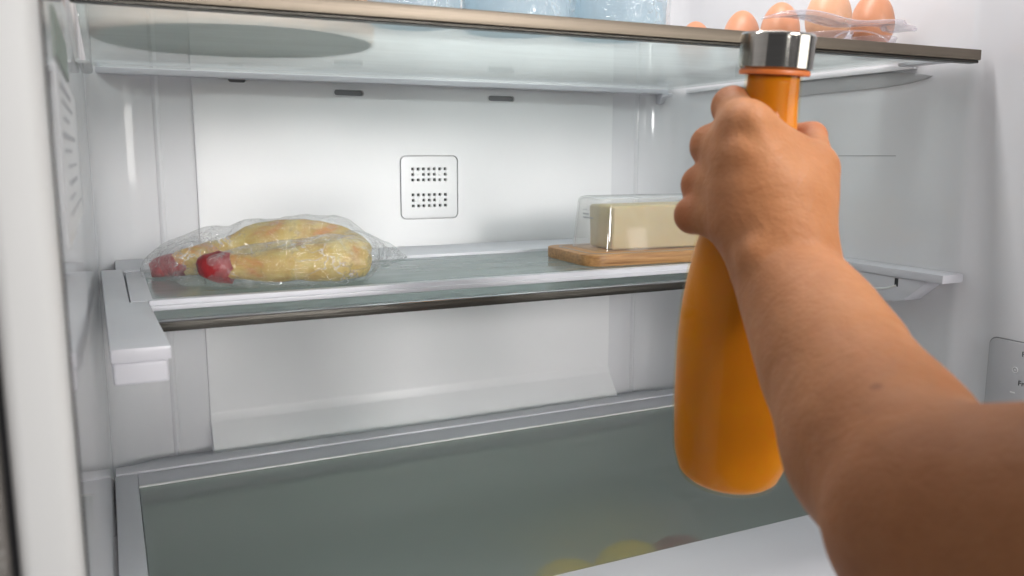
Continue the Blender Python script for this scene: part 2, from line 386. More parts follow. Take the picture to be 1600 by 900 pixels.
def boolean(o, cutters):
    bm = bmesh.new()
    for c in cutters: join(bm, c)
    me = bpy.data.meshes.new('cut'); bm.to_mesh(me); bm.free()
    c = bpy.data.objects.new('cut', me); COL.objects.link(c); c.matrix_world = Matrix.Translation(Vector((0, 0, 0)))
    # cutters are in camera-origin coordinates, the object's mesh is relative to its parent's place
    me.transform(Matrix.Translation(-OFF[o]))
    md = o.modifiers.new('b', 'BOOLEAN'); md.operation = 'DIFFERENCE'; md.object = c; md.solver = 'EXACT'
    par = o.parent; o.parent = None; o.matrix_world = Matrix.Identity(4)
    bpy.context.view_layer.update()
    ev = o.evaluated_get(bpy.context.evaluated_depsgraph_get())
    new = bpy.data.meshes.new_from_object(ev)
    o.modifiers.clear(); o.data = new; o.parent = par; o.matrix_parent_inverse = Matrix.Identity(4); o.matrix_basis = Matrix.Identity(4)
    new.set_sharp_from_angle(angle=math.radians(40))
    bpy.data.objects.remove(c)

# smooth solid modelling: rounded cones blended in a grid, skinned with surface nets
class Blend:
    def __init__(s, lo, hi, h):
        s.h = h; s.lo = np.array(lo, float); s.n = np.ceil((np.array(hi) - s.lo) / h).astype(int) + 1
        s.f = np.full(s.n, 0.05, np.float32)
    def _sub(s, lo, hi):
        a = np.clip(np.floor((lo - s.lo) / s.h).astype(int), 0, s.n - 1); b = np.clip(np.ceil((hi - s.lo) / s.h).astype(int) + 1, 1, s.n)
        sl = tuple(slice(i, j) for i, j in zip(a, b))
        g = np.meshgrid(*[s.lo[k] + s.h * np.arange(a[k], b[k]) for k in range(3)], indexing='ij')
        return sl, np.stack(g, -1).astype(np.float32)
    def cone(s, p, q, r0, r1, k=.006, flat=None, carve=False):
        p = np.array(p, np.float32); q = np.array(q, np.float32); R = max(r0, r1) + .03
        sl, X = s._sub(np.minimum(p, q) - R, np.maximum(p, q) + R)
        if min(X.shape) == 0: return
        d = q - p; L = float(d @ d) + 1e-12
        t = np.clip(((X - p) @ d) / L, 0, 1)
        V = X - p - t[..., None] * d
        if flat is not None:                       # squash along a direction
            ax = np.array(flat[0], np.float32); ax /= np.linalg.norm(ax); V = V + (V @ ax)[..., None] * ax * (1 / flat[1] - 1)
        D = np.linalg.norm(V, axis=-1) - (r0 + (r1 - r0) * t)
        F = s.f[sl]
        if carve: D = -D; hh = np.maximum(k - np.abs(F - D), 0) / k; s.f[sl] = np.maximum(F, D) + hh * hh * k * .25
        else: hh = np.maximum(k - np.abs(F - D), 0) / k; s.f[sl] = np.minimum(F, D) - hh * hh * k * .25
    def chain(s, pts, rad, k=.006):
        for i in range(len(pts) - 1): s.cone(pts[i], pts[i + 1], rad[i], rad[i + 1], k)
    def merge(s, o, k):
        hh = np.maximum(k - np.abs(s.f - o.f), 0) / k; s.f = np.minimum(s.f, o.f) - hh * hh * k * np.float32(.25)
    def floor(s, z):
        zz = (s.lo[2] + s.h * np.arange(s.n[2])).astype(np.float32)
        s.f = np.maximum(s.f, (z - zz)[None, None, :])
    def skin(s, iters=2):
        f = s.f; sg = f < 0; n = np.array(f.shape)
        c = np.zeros(n - 1, np.int8); P = np.zeros(tuple(n - 1) + (3,), np.float32); W = np.zeros(n - 1, np.float32)
        def sl(o): return tuple(slice(o[k], n[k] - 1 + o[k]) for k in range(3))
        for ax in range(3):
            for a in (0, 1):
                for b in (0, 1):
                    o = [0, 0, 0]; oth = [k for k in range(3) if k != ax]; o[oth[0]] = a; o[oth[1]] = b
                    o2 = list(o); o2[ax] = 1
                    A = f[sl(o)]; B = f[sl(o2)]; x = (A < 0) != (B < 0)
                    t = np.where(x, A / np.where(x, A - B, 1), 0)
                    pos = np.zeros(P.shape, np.float32); pos[..., ax] = t; pos[..., oth[0]] = a; pos[..., oth[1]] = b
                    P += pos * x[..., None]; W += x
        act = W > 0; idx = np.full(act.shape, -1, np.int64); idx[act] = np.arange(act.sum())
        ijk = np.argwhere(act); V = s.lo + s.h * (ijk + P[act] / W[act][:, None])
        faces = []
        for ax in range(3):
            oth = [k for k in range(3) if k != ax]
            A = [slice(None)] * 3; B = [slice(None)] * 3; A[ax] = slice(0, n[ax] - 1); B[ax] = slice(1, n[ax])
            ch = sg[tuple(A)] != sg[tuple(B)]; e = np.argwhere(ch); ins = sg[tuple(A)][ch]
            ok = (e[:, oth[0]] > 0) & (e[:, oth[1]] > 0) & (e[:, oth[0]] < n[oth[0]] - 1) & (e[:, oth[1]] < n[oth[1]] - 1)
            e = e[ok]; ins = ins[ok]
            def g(da, db):
                q = e.copy(); q[:, oth[0]] += da; q[:, oth[1]] += db; return idx[q[:, 0], q[:, 1], q[:, 2]]
            Q = np.stack([g(-1, -1), g(0, -1), g(0, 0), g(-1, 0)], 1)
            flip = ins if ax != 1 else ~ins
            Q[~flip] = Q[~flip][:, ::-1]
            faces.append(Q)
        Fq = np.concatenate(faces)
        for _ in range(iters):                      # gentle relaxation
            acc = np.zeros_like(V); cnt = np.zeros(len(V))
            for a, b in ((0, 1), (1, 2), (2, 3), (3, 0)):
                np.add.at(acc, Fq[:, a], V[Fq[:, b]]); np.add.at(cnt, Fq[:, a], 1)
                np.add.at(acc, Fq[:, b], V[Fq[:, a]]); np.add.at(cnt, Fq[:, b], 1)
            V = .5 * V + .5 * acc / np.maximum(cnt, 1)[:, None]
        return V, Fq
def np_obj(name, V, Fq, m, parent=None):
    off = OFF.get(parent, Vector((0, 0, 0))) if parent else Vector((0, 0, 0))
    me = bpy.data.meshes.new(name)
    me.vertices.add(len(V)); me.vertices.foreach_set('co', (V - np.array(off)).astype(np.float32).ravel())
    me.loops.add(Fq.size); me.loops.foreach_set('vertex_index', Fq.astype(np.int32).ravel())
    me.polygons.add(len(Fq)); me.polygons.foreach_set('loop_start', np.arange(0, Fq.size, 4, dtype=np.int32))
    me.update(calc_edges=True); me.validate()
    b = bmesh.new(); b.from_mesh(me); bmesh.ops.recalc_face_normals(b, faces=b.faces); b.to_mesh(me); b.free()
    return link(name, me, m, parent, 180, off)

# ------------------------------------------------------------------ places (metres from the camera)
XL, XR, YB, YF, YR = -.014, .80, 1.105, .58, .975
ZT, ZM, ZG = .1029, -.1216, -.36

# ================================================================== refrigerator
fr = thing('refrigerator', 'white glossy refrigerator interior with vented back panel around the shelves', 'refrigerator', (.39, .7, -.66))
def arc(cx, cy, r, a0, a1, n=10):
    return [(cx + r * math.cos(math.radians(a0 + (a1 - a0) * k / n)), cy + r * math.sin(math.radians(a0 + (a1 - a0) * k / n))) for k in range(n + 1)]
YL = 1.109
def ridge(x): return [(x - .004, YL), (x - .0022, YL - .0022), (x, YL - .003), (x + .0022, YL - .0022), (x + .004, YL)]
prof = [(XL, .31), (XL, .60), (XL, 1.0)] + arc(XL + .062, YL - .062, .062, 180, 90) + ridge(.060)[0:] + [(.09, YL), (.71, YL)] + ridge(.741) + \
    arc(XR - .055, YL - .055, .055, 90, 0) + [(XR, .9), (XR, .60), (XR + .002, .590), (XR + .010, .578), (XR + .012, .56), (XR + .012, .31)]
z0, z1 = -.66, .52
vs, fs = [], []
zs = [z0, -.3, 0, .2, z1]
for z in zs: vs += [(x, y, z) for x, y in prof]
n = len(prof)
for j in range(len(zs) - 1):
    for i in range(n - 1): fs.append((j * n + i, j * n + i + 1, (j + 1) * n + i + 1, (j + 1) * n + i))
mesh_obj('liner', vs, fs, M['liner'], fr, 35)
bm_obj('ceiling', box(XL - .03, XR + .03, .31, 1.13, z1, z1 + .02), M['liner'], fr)
bm_obj('floor_panel', box(XL - .03, XR + .03, .31, 1.13, z0 - .02, z0), M['liner'], fr)
# outer shell behind the liner, so that no light leaks in
bm_obj('outer_back', box(XL - .05, XR + .06, 1.135, 1.16, z0 - .02, z1 + .02), M['casing'], fr)
bm_obj('outer_side', box(XL - .07, XL - .055, .32, 1.16, z0 - .02, z1 + .02), M['casing'], fr)
bm_obj('outer_side', box(XR + .06, XR + .075, .32, 1.16, z0 - .02, z1 + .02), M['casing'], fr)
# back panel with its sloping foot
px0, px1 = .101, .695
panel = bm_obj('back_panel', prism([(1.12, .40), (YB, .40), (YB, -.325), (YB - .004, -.336), (1.075, -.368), (1.073, -.374), (1.12, -.374)], px0, px1, 'X', .0018, 2), M['panel'], fr)
slots = []
cut = []
for (a, b) in (((356, 122), (384, 126)), ((522, 141), (568, 149)), ((763, 150), (803, 158))):
    p = onY(a[0], a[1], YB); q = onY(b[0], b[1], YB); slots.append((p, q))
    zc = (p.z + q.z) / 2; hh = .0036
    cut.append(prism(rrect(p.x, q.x, zc - hh, zc + hh, hh - .0001), YB - .01, YB + .010, 'Y'))
vx0, vx1, vz0, vz1 = .3605, .4425, -.0855, -.0012
cut.append(prism(rrect(vx0 - .0013, vx1 + .0013, vz0 - .0013, vz1 + .0013, .0078), YB - .01, YB + .005, 'Y'))
boolean(panel, cut)
for p, q in slots:
    zc = (p.z + q.z) / 2; hh = .0036
    bm_obj('slot', prism(rrect(p.x - .001, q.x + .001, zc - hh - .001, zc + hh + .001, hh), YB + .0034, YB + .0040, 'Y'), M['slotgrey'], panel)
    pts = [Vector((x, YB - .0003, z)) for x, z in rrect(p.x - .0008, q.x + .0008, zc - hh - .0008, zc + hh + .0008, hh + .0007)]
    bm_obj('slot_rim', tube(pts + [pts[0], pts[1]], .0008, 6), M['panel'], panel)
vent = bm_obj('vent_cover', prism(rrect(vx0 + .0004, vx1 - .0004, vz0 + .0004, vz1 - .0004, .0065), YB - .0004, YB + .0042, 'Y', .0005, 2), M['panel'], fr)
cols = [onY(x, 300, YB).x for x in (645.3, 653.7, 662, 670.4, 678.8, 687.2, 695.7)]
rows = [onY(670, y, YB).z for y in (264, 272.5, 281, 304.3, 312.7, 321.3)]
holes = []
for j, z in enumerate(rows):
    for i, x in enumerate(cols):
        if j in (1, 4) and i in (1, 5): continue
        holes.append(box(x - .0021, x + .0021, YB - .01, YB + .003, z - .0021, z + .0021, .0005, 1))
boolean(vent, holes)
bm_obj('vent_back', prism(rrect(cols[0] - .005, cols[-1] + .005, rows[-1] - .005, rows[0] + .005, .003), YB + .0028, YB + .0029, 'Y'), M['dark'], vent)
for j in (1, 4):
    for i in (1, 5):
        bm_obj('vent_stud', box(cols[i] - .0017, cols[i] + .0017, YB - .0009, YB + .0005, rows[j] - .0017, rows[j] + .0017, .0004, 1), M['panel'], vent)
# bottom ledge of the liner under the back panel
bm_obj('back_ledge', box(XL, XR, .99, 1.115, -.42, -.3755, .003), M['shelf_white'], fr)
# shelf's shadow on the right wall, put in as grey strip; ledge above
M['shadowgrey'] = plastic('shadow_grey', (.40, .40, .41), .3, .04)
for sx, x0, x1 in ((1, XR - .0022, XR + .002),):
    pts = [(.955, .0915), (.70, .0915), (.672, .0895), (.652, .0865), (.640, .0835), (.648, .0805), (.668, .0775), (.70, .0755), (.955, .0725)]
    bm_obj('shadow_strip', prism(pts, x0, x1, 'X', .0008, 2), M['shadowgrey'], fr)
    bm_obj('ledge_above_shadow', box(min(x0, x0 + sx * -.004), max(x1, x1 + sx * -.004), .66, 1.06, .0920, .0975, .001, 2), M['liner'], fr)
sm0 = onX(1310, 243, XR); sm1 = onX(1400, 242, XR)
bm_obj('wall_seam', box(XR - .0003, XR + .001, sm1.y, sm0.y, -.0009, -.0001), M['slotgrey'], fr)
bm_obj('panel_gap', box(px0 + .001, px1 - .001, 1.0722, 1.08, -.3757, -.3736), M['dark'], fr)
# control panel on the right wall
CX = XR + .012
p0 = onX(1550, 526, CX); p1 = onX(1548, 645, CX)
bm_obj('control_groove', prism(rrect(p0.y - .16, p0.y + .0012, -.345, p0.z + .0012, .008), CX - .0012, CX - .0002, 'X'), M['slotgrey'], fr)
ctl = bm_obj('control_panel', prism(rrect(p0.y - .159, p0.y, -.344, p0.z, .0075), CX - .003, CX + .001, 'X', .0008, 2), M['control'], fr)
def lettering(name, s, size, m, parent, loc, rot):
    c = bpy.data.curves.new(name, 'FONT'); c.body = s; c.size = size; c.extrude = .00015
    o = bpy.data.objects.new(name, c); COL.objects.link(o)
    bpy.context.view_layer.update()
    me = bpy.data.meshes.new_from_object(o.evaluated_get(bpy.context.evaluated_depsgraph_get())); bpy.data.objects.remove(o)
    me.transform(Matrix.Translation(Vector(loc) - OFF[parent]) @ rot.to_4x4())
    me.materials.clear()
    return link(name, me, m, parent, 0, OFF[parent])
# text plane: reading direction -Y, up Z, facing -X
RWALL = Matrix(((0, 0, -1), (-1, 0, 0), (0, 1, 0)))
for s, px, py in (('Fridge', 1596, 557), ('Freezer', 1590, 602)):
    q = onX(px, py, CX - .0032); lettering('lettering', s, .0075, M['ink'], ctl, q, RWALL)
q = onX(1586, 578, CX - .0034)
pts = [(q.x, q.y + .0028 * math.cos(a), q.z + .0028 * math.sin(a)) for a in np.linspace(0, 2 * math.pi, 20)]
bm_obj('indicator_ring', tube(pts, .00035, 5), M['whiteink'], ctl)
bm_obj('indicator_dot', box(q.x - .0003, q.x, q.y - .0008, q.y + .0008, q.z - .0004, q.z + .0004), M['whiteink'], ctl)
q = onX(1582, 613, CX - .0032); bm_obj('indicator_bar', box(q.x - .0004, q.x, q.y - .0026, q.y + .0026, q.z - .0006, q.z + .0006), M['whiteink'], ctl)
# front rim and outer casing on the left, close to the camera
bm_obj('front_rim', prism(rrect(-.0322, XL - .0008, .288, .315, .0045), z0, z1, 'Z'), M['rim'], fr)
bm_obj('rim_gap', box(-.041, -.0325, .298, .315, z0, z1), M['dark'], fr)
bm_obj('outer_casing', box(-.30, -.0345, .285, .297, z0, z1, .003), M['casing'], fr)
# printed sheet on the left wall
lb = bm_obj('wall_label', box(XL - .001, XL + .0005, .355, .60, -.035, .034), M['label'], fr)
bm_obj('label_picture', box(XL, XL + .0008, .372, .50, .037, .056), M['labelgreen'], lb)
rr = random.Random(3)
for k in range(9):
    z = .029 - k * .0066; a = .372 + rr.uniform(0, .04); L = rr.uniform(.05, .17)
    bm_obj('label_line', box(XL, XL + .0008, a, min(.59, a + L), z - .0014 - (.0008 if k % 3 == 0 else 0), z), M['inkgrey'], lb)

# ================================================================== top shelf
us = thing('glass_shelf', 'frosted glass shelf with champagne metal front edge, topmost, carrying eggs and dish', 'shelf', (.39, .84, .093))
pane(bm_obj('glass_pane', box(XL + .004, XR - .012, .586, 1.088, .0990, ZT, .0006, 1), M['glass_up'], us))
bm_obj('front_trim', box(XL + .002, .792, .580, .5875, .0932, .1034, .0009, 2), M['trim'], us)
bm_obj('trim_lip', box(XL + .002, .791, .5815, .592, .0905, .0931, .0006, 1), M['trimdark'], us)
bm_obj('rear_trim', box(XL + .004, XR - .02, 1.084, 1.104, .0918, .0988, .0012, 2), M['shelf_white'], us)
hook = bm_obj('rear_hook', prism([(1.07, .0922), (1.102, .0922), (1.102, .078), (1.092, .078), (1.086, .086), (1.07, .088)], XR - .03, XR - .022, 'X', .001, 1), M['shelf_white'], us)
b = box(.77, .79, .593, .66, .0935, .0972, .001)
bm_obj('side_bracket', b, M['shelf_white'], us)
bm_obj('side_bracket', prism([(.62, .12), (.9, .12), (.9, .075), (.72, .070), (.66, .062), (.62, .078)], XL + .0005, XL + .0105, 'X', .003, 2), M['acrylic'], us)

# ================================================================== middle folding shelf
ms = thing('folding_shelf', 'white framed folding glass shelf, front half slid back beneath, below the bagged meat', 'shelf', (.39, .84, ZM - .02))
XLs, XRs = XL + .009, XR - .004
fm = bmesh.new()
box(.004, .778, YR, 1.098, ZM - .016, ZM - .0005, .002, 2, fm)                     # rear ledge
box(.012, .772, YR - .004, YR + .002, ZM - .004, ZM + .0022, .0008, 2, fm)         # raised rear lip
box(.0125, .030, .7705, YR - .004, ZM - .012, ZM + .0002, .001, 2, fm)             # left frame plate
box(.752, .7705, .7705, YR - .004, ZM - .012, ZM + .0002, .001, 2, fm)
box(.0265, .7545, .7645, .7745, ZM - .0085, ZM + .0008, .0012, 2, fm)              # front bar, upper step
box(.0265, .7545, .7615, .7665, ZM - .0078, ZM - .0036, .001, 2, fm)               # front bar, lower step
bm_obj('frame', fm, M['shelf_white'], ms)
pane(bm_obj('rear_pane', box(.0285, .7525, .774, YR - .0035, ZM - .006, ZM - .0012, .0005, 1), M['glass_up'], ms))
pane(bm_obj('front_pane', box(.030, .750, .748, .96, ZM - .0185, ZM - .0140, .0005, 1), M['glass_up'], ms))
ft = bm_obj('front_trim', box(.029, .751, .7415, .7485, ZM - .0225, ZM - .0145, .001, 2), M['trimdark'], ms)
bm_obj('bright_edge', box(.029, .751, .7405, .7490, ZM - .0143, ZM - .0128, .0005, 1), M['chrome'], ft)
def arm(sign):
    """long side arm with a stepped cap at its end"""
    X0, X1 = (-.0045, .0315) if sign < 0 else (.768, .7995)
    bm = bmesh.new()
    if sign < 0:
        top = [(X0, .58), (X1, .58), (.0262, .7690), (.0118, .7690), (.0105, 1.0), (-.0105, 1.0)]
        low = [(X0 + .0008, .5822), (X1 - .0018, .5822), (.0245, .7680), (.0110, .7680), (.0085, .995), (-.0095, .995)]
    else:
        top = [(X0, .585), (X1, .585), (X1, 1.0), (X0 + .005, 1.0), (X0 + .003, .769)]
        low = []
    join(bm, prism(top, ZM - .0092, ZM, 'Z', .0014, 2))
    if low: join(bm, prism(low, ZM - .0245, ZM - .0092, 'Z', .0025, 3))
    else:
        join(bm, prism([(.604, ZM - .0093), (.634, ZM - .034), (.648, ZM - .037), (.69, ZM - .0395), (.98, ZM - .0395), (.98, ZM - .0093)], X0 + .003, X1, 'X', .0018, 2))
    o = bm_obj('support_arm', bm, M['shelf_white'], ms)
    if sign > 0:
        XX = X0 + .003
        bm_obj('arm_notch', box(XX - .0004, XX + .002, .641, .6455, ZM - .0195, ZM - .0105), M['dark'], o)
        pts = smoothpath([(XX, .643, ZM - .0185), (XX, .66, ZM - .024), (XX, .69, ZM - .0275), (XX, .74, ZM - .029)], 6)
        bm_obj('arm_groove', tube(pts, .0012, 6), M['rim'], o)
    return o
arm(-1); arm(1)

# ================================================================== crisper cover
cc = thing('crisper_cover', 'dark frosted glass cover over the crisper drawer with broad white frame', 'drawer cover', (.39, .7, ZG - .012))
fm = bmesh.new()
box(XL + .002, .011, .605, 1.02, ZG - .014, ZG, .001, 2, fm)
box(.775, XR - .001, .605, 1.02, ZG - .014, ZG, .001, 2, fm)
box(.0112, .7748, .9775, 1.0204, ZG - .012, ZG - .0002, .0012, 2, fm)
box(XL + .003, XR - .002, 1.0205, 1.046, ZG - .0145, ZG + .002, .0015, 2, fm)
box(XL + .002, XR - .001, .36, .6045, ZG - .016, ZG + .0004, .002, 3, fm)
bm_obj('frame', fm, M['shelf_white'], cc)
bm_obj('edge_strip', box(.0112, .7748, .9745, .9772, ZG - .006, ZG + .0012, .0006, 1), M['rim'], cc)
pane(bm_obj('glass_pane', box(.0115, .7745, .6052, .974, ZG - .0055, ZG - .0005, .0005, 1), M['glass_low'], cc))

# ================================================================== crisper drawer and its fruit
dr = thing('crisper_bin', 'grey crisper bin under the frosted cover, holding yellow and red fruit', 'bin', (.39, .8, -.49))
DF = -.4625
dm = bmesh.new()
box(.02, .766, .56, .965, DF - .006, DF, 0, 1, dm)
box(.013, .0195, .56, .965, DF - .006, ZG - .02, 0, 1, dm); box(.7665, .773, .56, .965, DF - .006, ZG - .02, 0, 1, dm)
box(.013, .773, .9655, .972, DF - .006, ZG - .02, 0, 1, dm); box(.013, .773, .553, .5595, DF - .006, ZG - .02, 0, 1, dm)
bm_obj('bin_body', dm, M['clearbin'], dr)
def fruit(name, px, py, rx, rz, m, label, cat, tips=True, grp=None):
    c = onZ(px, py, ZG - .022 - rz); c.z = DF + rz + .001
    sc = []
    N = 24
    for k in range(N + 1):
        a = math.pi * k / N; t = -math.cos(a) * rx; r = math.sin(a) * rz
        if tips and k in (1, N - 1): r *= .55
        sc.append((max(r, 0) if 0 < k < N else 0, t))
    b = lathe(sc, c, (1, .45, 0), 28)
    return tag(recenter(bm_obj(name, b, m, None, 180)), label, cat, grp)
fruit('lemon', 888, 943, .045, .040, M['lemon'], 'yellow lemon blurred under the dark glass, nearer the bottom edge', 'lemon', True, 'lemons in the crisper drawer')
fruit('lemon', 986, 911, .044, .040, M['lemon'], 'yellow lemon blurred under the dark glass, between other lemon and red fruit', 'lemon', True, 'lemons in the crisper drawer')
fruit('red_fruit', 1064, 892, .040, .038, M['redfruit'], 'dark red round fruit faint under the dark glass near the white lip', 'fruit', False)

# ================================================================== bagged meat on the middle shelf
ZS = ZM - .0010
def meat(pts, rad, cutr, label):
    t = thing('meat_cut', label, 'meat', (pts[1].x, pts[1].y, ZS), 'meat cuts in the clear bag')
    P = smoothpath(pts, 7); N = len(P)
    R = np.interp(np.linspace(0, 1, N), np.linspace(0, 1, len(rad)), rad)
    # rounded far end
    lastd = (P[-1] - P[-2]).normalized(); 
    for a in (25, 50, 70, 84): P.append(pts[-1] + lastd * rad[-1] * math.sin(math.radians(a)) * .8); R = np.append(R, rad[-1] * math.cos(math.radians(a)))
    b = tube(P, [float(x) for x in R], 26)
    for v in b.verts:
        k = mn.noise(v.co * 22) * .0042 + mn.noise(v.co * 55) * .0018 + mn.noise(v.co * 130) * .0007
        v.co += (v.co - min(P, key=lambda q: (q - v.co).length)).normalized() * k
        v.co.z = max(v.co.z, ZS + .0008)
    bm_obj('skin', b, M['meatskin'], t, 180)
    d = (P[0] - P[1]).normalized()
    Q = [P[0] - d * .004 + d * s for s in (0, .006, .012, .018, .023, .026)]; r = [cutr * s for s in (1.04, 1.05, .98, .82, .55, .2)]
    b = tube(Q, r, 26)
    for n_, v in enumerate(b.verts):
        if n_ < 52: v.co -= d * (.006 + .008 * mn.noise(v.co * 110)) if n_ < 26 else d * .004 * mn.noise(v.co * 110)
        v.co += Vector((mn.noise(v.co * 90), mn.noise(v.co * 90 + Vector((5, 0, 0))), mn.noise(v.co * 90 + Vector((0, 9, 0))))) * .0035
        v.co.z = max(v.co.z, ZS + .0008)
    bm_obj('red_end', b, M['redmeat'], t, 180)
    return t
B1 = [at(268, 416, .865), at(330, 402, .875), at(400, 382, .885), at(470, 375, .89), at(530, 377, .90), at(565, 392, .90)]
B2 = [at(346, 417, .79), at(400, 416, .795), at(455, 412, .80), at(515, 407, .81), at(556, 404, .82)]
r1 = [.0125, .0175, .0205, .0200, .018, .012]; r2 = [.0120, .0145, .0160, .0185, .0185]
meat(B1, r1, .0125, 'pale yellow meat cut with red end, longer one at the back of the bag')
meat(B2, r2, .0135, 'pale yellow meat cut with red end, nearer one with an orange patch')
bagb = Blend((.0, .68, ZS - .01), (.40, 1.06, .03), .0030)
for i in range(len(B1) - 1): bagb.cone(B1[i], B1[i + 1], r1[i] + .001, r1[i + 1] + .001, .022)
for i in range(len(B2) - 1): bagb.cone(B2[i], B2[i + 1], r2[i] + .0012, r2[i + 1] + .0012, .022)
bagb.cone(at(560, 394, .86), at(600, 398, .89), .022, .009, .03)
bagb.cone(at(600, 398, .89), at(630, 401, .915), .009, .0035, .012)
bagb.cone(at(300, 412, .83), at(256, 420, .86), .022, .010, .03)
bagb.cone(at(258, 420, .86), at(232, 424, .85), .010, .005, .02)
bagb.cone(at(275, 388, .885), at(330, 380, .885), .006, .012, .03)
bagb.cone(at(300, 440, .81), at(420, 438, .80), .006, .008, .03)
bagb.floor(ZS + .0004)
V, Fq = bagb.skin(2)
for i in range(len(V)):
    p = Vector(V[i]); c = 0
    for s, a in ((22, .0030), (48, .0019), (100, .0009)):
        c += (1 - abs(mn.noise(p * s)) * 2.6) * a
    q = Vector(((p.x - .2), (p.y - .87) * .6, p.z + .09)).normalized() * c
    V[i] = p + q * .8
    V[i][2] = max(V[i][2], ZS + .0004)
bag = np_obj('clear_bag', V, Fq, M['bag'], None)
tag(recenter(bag), 'crumpled clear plastic bag around two yellow meat cuts on middle shelf', 'plastic bag')

# ================================================================== butter dish
ZB = ZM - .0010
ang = math.radians(-3)
bd = thing('butter_dish', 'butter dish with bamboo board and clear acrylic cover, on the middle shelf', 'butter dish', (.58, .86, ZB))
piv = Vector((.478, .803, 0))
b = prism(rrect(.476, .700, .800, .925, .022, 8), ZB, ZB + .0130, 'Z', .0018, 2)
bmesh.ops.rotate(b, verts=b.verts, cent=piv, matrix=Matrix.Rotation(ang, 3, 'Z')); bm_obj('board', b, M['bamboo'], bd)
ZBT = ZB + .0130
def ringprism(o, i, z0_, z1_):
    b = bmesh.new(); n = len(o)
    L = [[b.verts.new((p[0], p[1], z)) for p in pts] for pts, z in ((o, z0_), (o, z1_), (i, z1_), (i, z0_))]
    for a in range(4):
        A, B = L[a], L[(a + 1) % 4]
        for k in range(n): b.faces.new((A[k], A[(k + 1) % n], B[(k + 1) % n], B[k]))
    bmesh.ops.recalc_face_normals(b, faces=b.faces); return b
b = ringprism(rrect(.487, .689, .811, .914, .018, 6), rrect(.4895, .6865, .8135, .9115, .016, 6), ZBT - .0015, ZBT + .0003)
bmesh.ops.rotate(b, verts=b.verts, cent=piv, matrix=Matrix.Rotation(ang, 3, 'Z')); bm_obj('board_groove', b, M['slotgrey'], bd)
# cover: hollow box open below, drafted sides
def coverbox(x0, x1, y0, y1, zb, zt, r, draft, wall):
    b = bmesh.new(); rings = []
    def ring(dx, z, rr): return [b.verts.new((p[0], p[1], z)) for p in rrect(x0 + dx, x1 - dx, y0 + dx, y1 - dx, max(rr, .001), 6)]
    er = .007
    rings.append(ring(0, zb, r))
    rings.append(ring(draft, zt - er, r))
    for a in (30, 60, 90): rings.append(ring(draft + er * (1 - math.cos(math.radians(a))), zt - er + er * math.sin(math.radians(a)), r - er * .3 * a / 90))
    n = len(rings[0])
    for A, B in zip(rings, rings[1:]):
        for k in range(n): b.faces.new((A[k], A[(k + 1) % n], B[(k + 1) % n], B[k]))
    b.faces.new(rings[-1])
    bmesh.ops.recalc_face_normals(b, faces=b.faces)
    bmesh.ops.solidify(b, geom=b.faces[:], thickness=wall)
    return b
cv0 = onZ(962, 391, ZBT); cvb = onZ(881, 383, ZBT)
cx0, cy0 = .5035, .824
b = coverbox(cx0, .676, cy0, .905, ZBT + .0004, ZBT + .062, .012, .0043, .0016)
bmesh.ops.rotate(b, verts=b.verts, cent=piv, matrix=Matrix.Rotation(ang, 3, 'Z'))
cover = bm_obj('cover', b, M['acrylic'], bd)
rr = random.Random(5)
mk = bmesh.new()
for row, cnt in ((0, 4), (1, 5), (2, 8)):
    for k in range(cnt):
        y = .872 - k * .0030 - row * .0012; z = ZBT + .047 - row * .0042
        h = .0020 if row else .0008
        box(cx0 + .0012, cx0 + .0016, y - .0008, y + .0004, z - h, z, 0, 1, mk)
        if row and k % 2: box(cx0 + .0012, cx0 + .0016, y - .0016, y - .0008, z - h * .5, z - h * .3, 0, 1, mk)
bmesh.ops.rotate(mk, verts=mk.verts, cent=piv, matrix=Matrix.Rotation(ang, 3, 'Z'))
bm_obj('print_marks', mk, M['inkgrey'], cover)
bt = box(.524, .668, .834, .892, ZBT + .0006, ZBT + .052, .0045, 3)
bmesh.ops.subdivide_edges(bt, edges=bt.edges[:], cuts=2, use_grid_fill=True)
for v in bt.verts: v.co += Vector((mn.noise(v.co * 40), mn.noise(v.co * 40 + Vector((3, 0, 0))), mn.noise(v.co * 40 + Vector((0, 7, 0))) * .5)) * .0014
bmesh.ops.rotate(bt, verts=bt.verts, cent=piv, matrix=Matrix.Rotation(ang, 3, 'Z'))
tag(recenter(bm_obj('butter', bt, M['butter'], None, 60)), 'pale yellow block of butter under the clear dish cover', 'butter')

